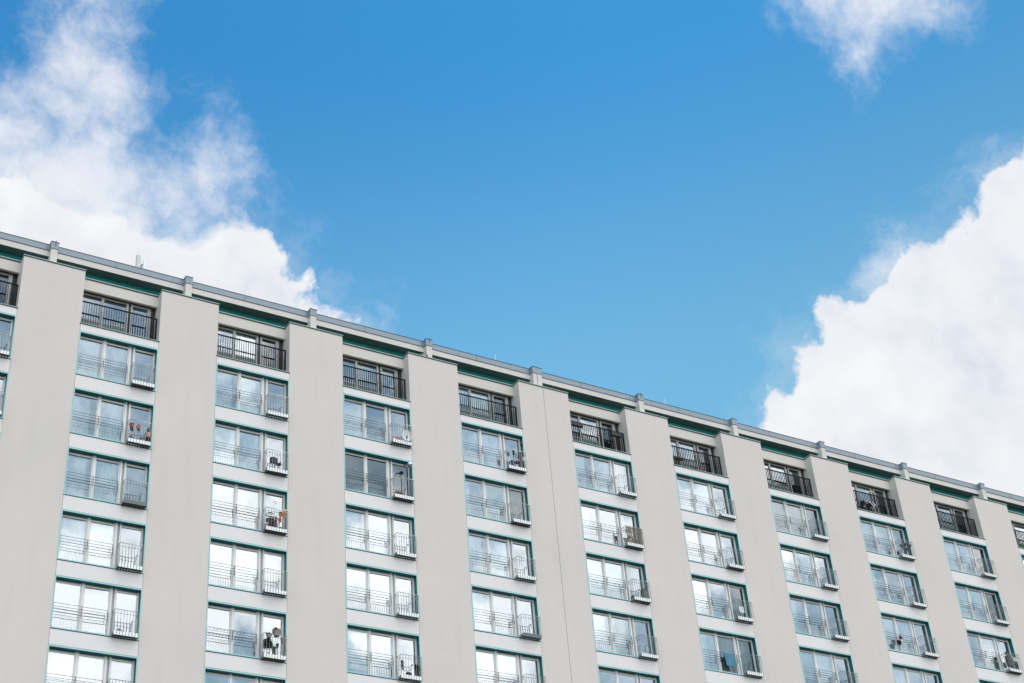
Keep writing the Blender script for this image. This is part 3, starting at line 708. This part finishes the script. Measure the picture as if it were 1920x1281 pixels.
# --- column 4 : iron garden things
e = empty('iron_bistro_chair', at(3,0,2.84,-0.13,ZF), 'ornate black iron chair with flower shaped back on a balcony near the seam pier', 'chair')
m = MB()
for k in range(8):
    a = k*math.pi/4; c = (0.075*math.cos(a), 0.075*math.sin(a))
    m.tube([(c[0]+0.035*math.cos(q*math.pi/3), 0, 0.78+c[1]+0.035*math.sin(q*math.pi/3)) for q in range(7)], 0.010, 4)
m.tube([(-0.15,0,0.45),(-0.15,0,0.85),(-0.06,0,0.95),(0.06,0,0.95),(0.15,0,0.85),(0.15,0,0.45)], 0.011, 5)
m.build('backrest', ironm, e)
MB().lathe([(0.16,0.44),(0.165,0.46),(0.15,0.47)], n=16, sq=0.8).build('seat', ironm, e)
for sx in (-1,1):
    for sy in (-1,1): MB().tube([(sx*0.13,sy*0.09,0.44),(sx*0.16,sy*0.11,0)], 0.010, 5).build('leg', ironm, e)
m = MB(); m.box(-0.04,0.04,-0.03,0.03,0,0.98).lathe([(0.05,0.98),(0.07,1.02),(0.02,1.08)], n=10)
tag(m.build('wooden_post', woodm, None, at(3,0,3.06,-0.16,ZF)), 'brown wooden post standing right of the ornate iron chair', 'post')
m = MB(); m.tube([(0,0,1.0),(0,0,1.55)], 0.008, 5); foliage(m, (0,0,1.5), (0.05,0.04,0.12), 60, 50)
tag(m.build('bird_ornament', ironm, None, at(3,0,3.17,-0.14,ZF)), 'dark bird like ornament on a stick above the rail right of the wooden post', 'ornament')
e = potted(at(3,0,3.18,-0.20,-1.56), 0.07, 0.20, whitem, 'white pot hung at the right end of the rail next to the wooden post', None, leafd, (0.07,0.05,0.05), 0.03, 30, 51)
m = MB()
for k in range(14):
    a = k*2*math.pi/14; m.tube([(0.10*math.cos(a),0,0.20+0.17*math.sin(a)),(0.10*math.cos(a+.45),0,0.20+0.17*math.sin(a+.45))], 0.016, 4)
tag(m.build('iron_wreath', ironm, None, at(3,0,2.45,-0.22,ZF)), 'oval black iron wreath leaning in the lower left of the iron chair balcony', 'ornament')
m = MB(); foliage(m, (0,0,0), (0.06,0.05,0.13), 60, 53)
tag(m.build('trailing_plant', leafd, None, at(3,0,2.36,-0.20,-1.36)), 'dark plant clinging to the left rail corner of the iron chair balcony', 'plant')

# --- column 5 : slatted screen balcony
e = empty('slat_screen', at(4,1,0,0,0), 'weathered brown slatted screen fixed inside a balcony railing full of pots', 'privacy screen')
for i in range(8):
    x = 2.335+0.118*i; MB().box(x, x+0.052, -0.285, -0.272, -2.0, -1.15).build('slat', woodm, e)
MB().box(2.31, 3.23, -0.270, -0.258, -1.22, -1.17).box(2.31, 3.23, -0.270, -0.258, -1.98, -1.93).build('batten', woodm, e)
G4 = 'pots behind the brown slatted screen'
potted(at(4,1,2.46,-0.15,ZF+0.16), 0.075, 0.20, peach, 'pale tall pot behind the left part of the brown slatted screen', G4, leafl, (0.07,0.05,0.07), 0.05, 50, 60)
potted(at(4,1,2.72,-0.15,ZF+0.14), 0.07, 0.18, whitem, 'white pot behind the middle of the brown slatted screen', G4, leafl, (0.08,0.05,0.09), 0.06, 60, 61)
potted(at(4,1,2.95,-0.15,ZF+0.12), 0.08, 0.16, greyclay, 'grey pot with red flowers behind the right part of the brown slatted screen', G4, leafd, (0.09,0.06,0.10), 0.06, 70, 62, leaf2=redleaf)
trough(at(4,1,2.50,-0.20,-1.42), 0.34, 0.10, 0.10, whitem, 'pale blue white rail box at the upper left behind the slatted screen', leafd, seed=63, fh=0.04, n=60)
potted(at(4,1,3.13,-0.12,-1.28), 0.05, 0.10, terracotta, 'small pot with yellow green sprig above the right end of the slatted screen', None, leafl, (0.07,0.05,0.07), 0.06, 40, 64)
e = empty('air_conditioner', at(4,2,3.03,-0.15,ZF), 'dark grey boxed air conditioner standing on the balcony floor, seam pier column', 'air conditioner')
MB().box(-0.17,0.17,-0.07,0.10,0.05,0.66).build('casing', blackpl, e, bevel=0.012)
m = MB()
for k in range(7): m.box(-0.15,0.15,-0.078,-0.071,0.12+0.07*k,0.145+0.07*k)
m.build('louvres', steel, e)
for sx in (-1,1): MB().box(sx*0.12-0.03,sx*0.12+0.03,-0.05,0.08,0,0.05).build('foot', blackpl, e)

# --- column 6 : towel
m = MB(); nx, nz = 14, 10
def tw(i, k):
    x = 1.30+0.62*i/nx; z = -1.10-0.66*k/nz
    return (x+0.05*k/nz, -0.008-0.012*math.sin(i*1.3+k*0.3)-0.02*(k/nz), z-0.02*math.sin(i*0.8)*k/nz)
for i in range(nx):
    for k in range(nz): m.quad(tw(i,k+1), tw(i+1,k+1), tw(i+1,k), tw(i,k))
    m.quad((1.30+0.62*i/nx,0.06,-1.35),(1.30+0.62*(i+1)/nx,0.06,-1.35),tw(i+1,0),tw(i,0))
o = m.build('towel', bluecl, None, (bay_x(5), 0, row_z(3)), smooth=True); so = o.modifiers.new('s', 'SOLIDIFY'); so.thickness = 0.008
tag(o, 'blue towel hung over the window bars of a low window', 'towel')
e = empty('laundry_rack', at(5,2,2.70,-0.14,ZF), 'white laundry on a small rack before a dark open window', 'laundry rack')
MB().tube([(-0.16,0,0),(0.16,0,0.78)], 0.009, 4).tube([(0.16,0,0),(-0.16,0,0.78)], 0.009, 4).tube([(-0.2,0,0.78),(0.2,0,0.78)], 0.009, 4).build('rack_frame', steel, e)
m = MB()
for i in range(8):
    m.quad((-0.14+0.035*i,-0.02-0.01*(i%2),0.42+0.03*math.sin(i)),(-0.105+0.035*i,-0.02-0.01*((i+1)%2),0.42+0.03*math.sin(i+1)),(-0.105+0.035*i,0,0.79),(-0.14+0.035*i,0,0.79))
m.build('cloth', whitem, e)
tag(MB().lathe([(0.05,0),(0.055,0.16),(0.045,0.18)], n=12).build('white_cup', whitem, None, at(5,2,1.75,0.19,-2.085)), 'small white container on the inner sill of the window with the laundry rack', 'container')

# --- column 8 : small hanging plants
G5 = 'little hanging plants on the first balcony of the eighth column'
for k, (x, z, lab) in enumerate(((2.46,-1.56,'small dark hanging plant at the left of the balcony below the folding chairs'),
                                 (2.78,-1.42,'round dark hanging plant in the middle under the rail below the folding chairs'),
                                 (2.84,-1.70,'lowest dark hanging plant in the middle of the balcony below the folding chairs'),
                                 (3.08,-1.46,'dark hanging plant at the right under the rail below the folding chairs'))):
    potted(at(7,0,x,-0.21,z), 0.055, 0.09, blackpl, lab, G5, leafd, (0.10,0.06,0.08), 0.03, 70, 70+k, cat='hanging plant')
e = potted(at(7,2,1.05,-0.03,-1.56), 0.07, 0.13, whitem, 'flower pot with pale and red blossom hung on the window bars', None, leafl, (0.13,0.07,0.12), 0.09, 60, 80, leaf2=redleaf)
foliage(MB(), (0,0,0), (0.16,0.06,0.14), 90, 81, size=0.045).build('x2', leafd)
o = bpy.data.objects['x2']; o.name = 'trailing_plant'; o.location = at(7,2,0.88,-0.02,-1.60); tag(o, 'dark trailing leaves on the window bars left of the pot with red blossom', 'plant')

# --- column 9 : dark box and grey box
e = empty('storage_cabinet', at(8,2,2.50,-0.15,ZF), 'black cabinet with a plant at the left of the lowest right hand balcony', 'cabinet')
MB().box(-0.11,0.11,-0.09,0.09,0.30,0.88).build('cabinet_body', blackpl, e, bevel=0.01)
for sx in (-1,1): MB().tube([(sx*0.09,0,0.3),(sx*0.09,0,0)], 0.012, 5).build('leg', blackpl, e)
potted(at(8,2,2.50,-0.15,ZF+0.885), 0.06, 0.10, greyclay, 'plant in a small pot on top of the black cabinet', None, leafd, (0.11,0.06,0.10), 0.08, 70, 90)
e = empty('drying_rack', at(8,2,2.98,-0.14,ZF), 'black framed rack with a pale grey box right of the black cabinet', 'rack')
m = MB()
for x in (-0.16,0.16): m.tube([(x,0,0),(x,0,0.82)], 0.014, 5)
for z in (0.25,0.45,0.66): m.tube([(-0.16,0,z),(0.16,0,z)], 0.014, 5)
m.build('rack_frame', ironm, e)
MB().box(-0.13,0.17,-0.05,0.06,0.64,0.88).build('grey_box', antm, e, bevel=0.01)

# --- roof terraces
G6 = 'row of blue pots on a roof terrace'
for k in range(6):
    potted(atT(3, 0.16+0.25*k, 0.46, -2.715), 0.085, 0.21, blueg, 'blue pot in the row at the left of the roof terrace beside the seam pier', G6)
G7 = 'black pots on a roof terrace'
for k in range(4):
    potted(atT(3, 1.70+0.22*k, 0.46, -2.715), 0.08, 0.13, blackpl, 'black pot with low plants in the middle of the pot row on the roof terrace', G7, leafl if k == 0 else leafd, (0.08,0.06,0.04), 0.02, 30, 100)
G8 = 'row of orange and red pots on a roof terrace'
for k in range(3):
    potted(atT(3, 2.55+0.13*k, 0.46, -2.715), 0.055, 0.22, orange, 'orange pot in the warm coloured row at the right of the pot lined roof terrace', G8)
G9 = 'row of brick red pots on a roof terrace'
for k in range(3):
    potted(atT(3, 2.94+0.13*k, 0.46, -2.715), 0.055, 0.20, redpot if k < 2 else terracotta, 'reddish pot at the right end of the pot lined roof terrace', G9)
trough(atT(4, 0.48, 0.29, -1.62), 0.80, 0.14, 0.20, blackpl, 'long black rail planter at the left of the roof terrace right of the seam pier', leafd, seed=110, fh=0.05, n=80)
trough(atT(4, 2.86, 0.29, -1.66), 0.62, 0.14, 0.20, blackpl, 'shorter black rail planter at the right of the roof terrace right of the seam pier', leafd, seed=111, fh=0.05, n=60)
e = empty('round_table', atT(5, 0.78, 0.56, -2.715), 'round brown table behind the black railing of a roof terrace', 'table')
MB().lathe([(0.30,0.78),(0.31,0.80),(0.30,0.82)], n=22, sq=0.55).build('tabletop', woodm, e)
MB().tube([(0,0,0),(0,0,0.78)], 0.025, 6).build('pedestal', ironm, e)
m = MB()
for k in range(3):
    a = k*2.1; m.tube([(0,0,0.05),(0.2*math.cos(a),0.12*math.sin(a),0.0)], 0.014, 5)
m.build('table_feet', ironm, e)
potted(atT(5, 1.72, 0.52, -2.715), 0.11, 0.26, blackpl, 'black pot with spreading dark plant on the roof terrace with the round table', None, leafd, (0.22,0.10,0.12), 0.10, 140, 120)
potted(atT(5, 2.15, 0.52, -2.715), 0.09, 0.14, blackpl, 'low dark potted plant right of the spreading plant on the round table terrace', None, leafd, (0.12,0.08,0.09), 0.06, 80, 121)
def folding_chair(loc, label, rz):
    e = empty('folding_chair', loc, label, 'chair', 'folding chairs stored on a roof terrace'); e.rotation_euler = (0,0,rz)
    MB().tube([(-0.22,0,0),(0.20,0,0.95)], 0.022, 5).tube([(-0.22,0.3,0),(0.20,0.3,0.95)], 0.022, 5).build('back_leg', ironm, e)
    MB().tube([(0.24,0.02,0),(-0.16,0.02,0.58)], 0.022, 5).tube([(0.24,0.28,0),(-0.16,0.28,0.58)], 0.022, 5).build('front_leg', ironm, e)
    MB().box(-0.20,0.20,0.01,0.29,0.44,0.47).build('seat', ironm, e)
    MB().box(0.12,0.20,0.0,0.30,0.72,0.95).build('backrest', ironm, e)
    return e
folding_chair(atT(7, 0.95, 0.44, -2.715), 'black folding chair at the left behind the terrace railing under the yellow tipped pole', 0.0)
folding_chair(atT(7, 1.50, 0.44, -2.715), 'second black folding chair nearer the terrace window right of the first one', 0.15)
e = empty('garden_pole', atT(7, 1.25, 0.30, -1.30), 'white and yellow green tipped pole lying on the terrace railing over the chairs', 'pole')
MB().tube([(-0.15,0,0.02),(0.30,0.02,0.10)], 0.022, 6).build('white_shaft', whitem, e)
MB().tube([(0.30,0.02,0.10),(0.62,0.03,0.15)], 0.024, 6).build('yellow_tip', yellowm, e)
m = MB().tube([(0,0,0),(0.28,0,-0.30)], 0.018, 5).tube([(0.16,0,0.04),(0.42,0,-0.17)], 0.018, 5)
tag(m.build('white_sticks', whitem, None, atT(7, 1.42, 0.33, -1.85)), 'two white sticks leaning together before the folding chairs', 'sticks')
m = MB(); foliage(m, (0,0,0), (0.13,0.05,0.14), 60, 130, size=0.06)
tag(m.build('hanging_bag', mat('dark_blue_cloth', (0.02,0.05,0.12), 0.9), None, atT(9, 0.38, 0.34, -1.62)), 'small dark blue cloth bundle on the roof terrace railing at the right picture edge', 'cloth')
e = empty('floodlight', atT(2, W+1.02, 0.16, 0.036), 'dark floodlight housing on top of a pier beside a roof post', 'floodlight')
MB().box(-0.28,0.10,-0.08,0.18,0.05,0.20).box(-0.16,-0.10,0.0,0.1,0,0.05).build('housing', zinc_dk, e, bevel=0.02)
MB().box(-0.20,-0.02,-0.085,-0.078,0.08,0.16).build('lens', greyclay, e)

# antenna and lightning rods on the roof
e = empty('mobile_antenna', (5.30, 1.5, ROOF+1.12), 'pale rooftop antenna with a thick upright panel, thin whip and side arm', 'antenna')
MB().box(-0.10,0.10,-0.07,0.07,0.3,1.62).build('antenna_panel', antm, e, bevel=0.015)
MB().tube([(0,0.08,0),(0,0.08,1.5)], 0.03, 6).build('mast', antm, e)
MB().tube([(-0.02,0,1.58),(-0.03,0,2.10)], 0.014, 5).build('whip', whitem, e)
MB().tube([(0.25,0,0),(0.26,0,1.42)], 0.052, 6).build('second_panel', whitem, e)
MB().tube([(0.0,0,1.02),(0.12,0,1.05),(0.24,0,1.22)], 0.022, 5).box(0.10,0.16,-0.04,0.04,0.98,1.10).build('bracket_arm', zinc_dk, e)
for k, (x, h, lab) in enumerate(((9.85, 0.45, 'thin lightning rod standing before the left cloud right of the antenna'), (23.7, 0.85, 'thin pale lightning rod left of the seam pier post against blue sky'), (34.05, 0.85, 'thin pale lightning rod against blue sky left of the right cloud'), (47.0, 0.6, 'faint lightning rod before the white right hand cloud'))):
    m = MB().tube([(0,0,0),(0.015,0,h+0.35)], 0.011, 5).lathe([(0.05,0),(0.05,0.06),(0.015,0.08)], n=8)
    tag(m.build('lightning_rod', whitem, None, (x, 1.4, ROOF+1.12)), lab, 'lightning rod', 'lightning rods along the roof')
for o in list(bpy.data.objects):
    if not o.users_collection: bpy.data.objects.remove(o)
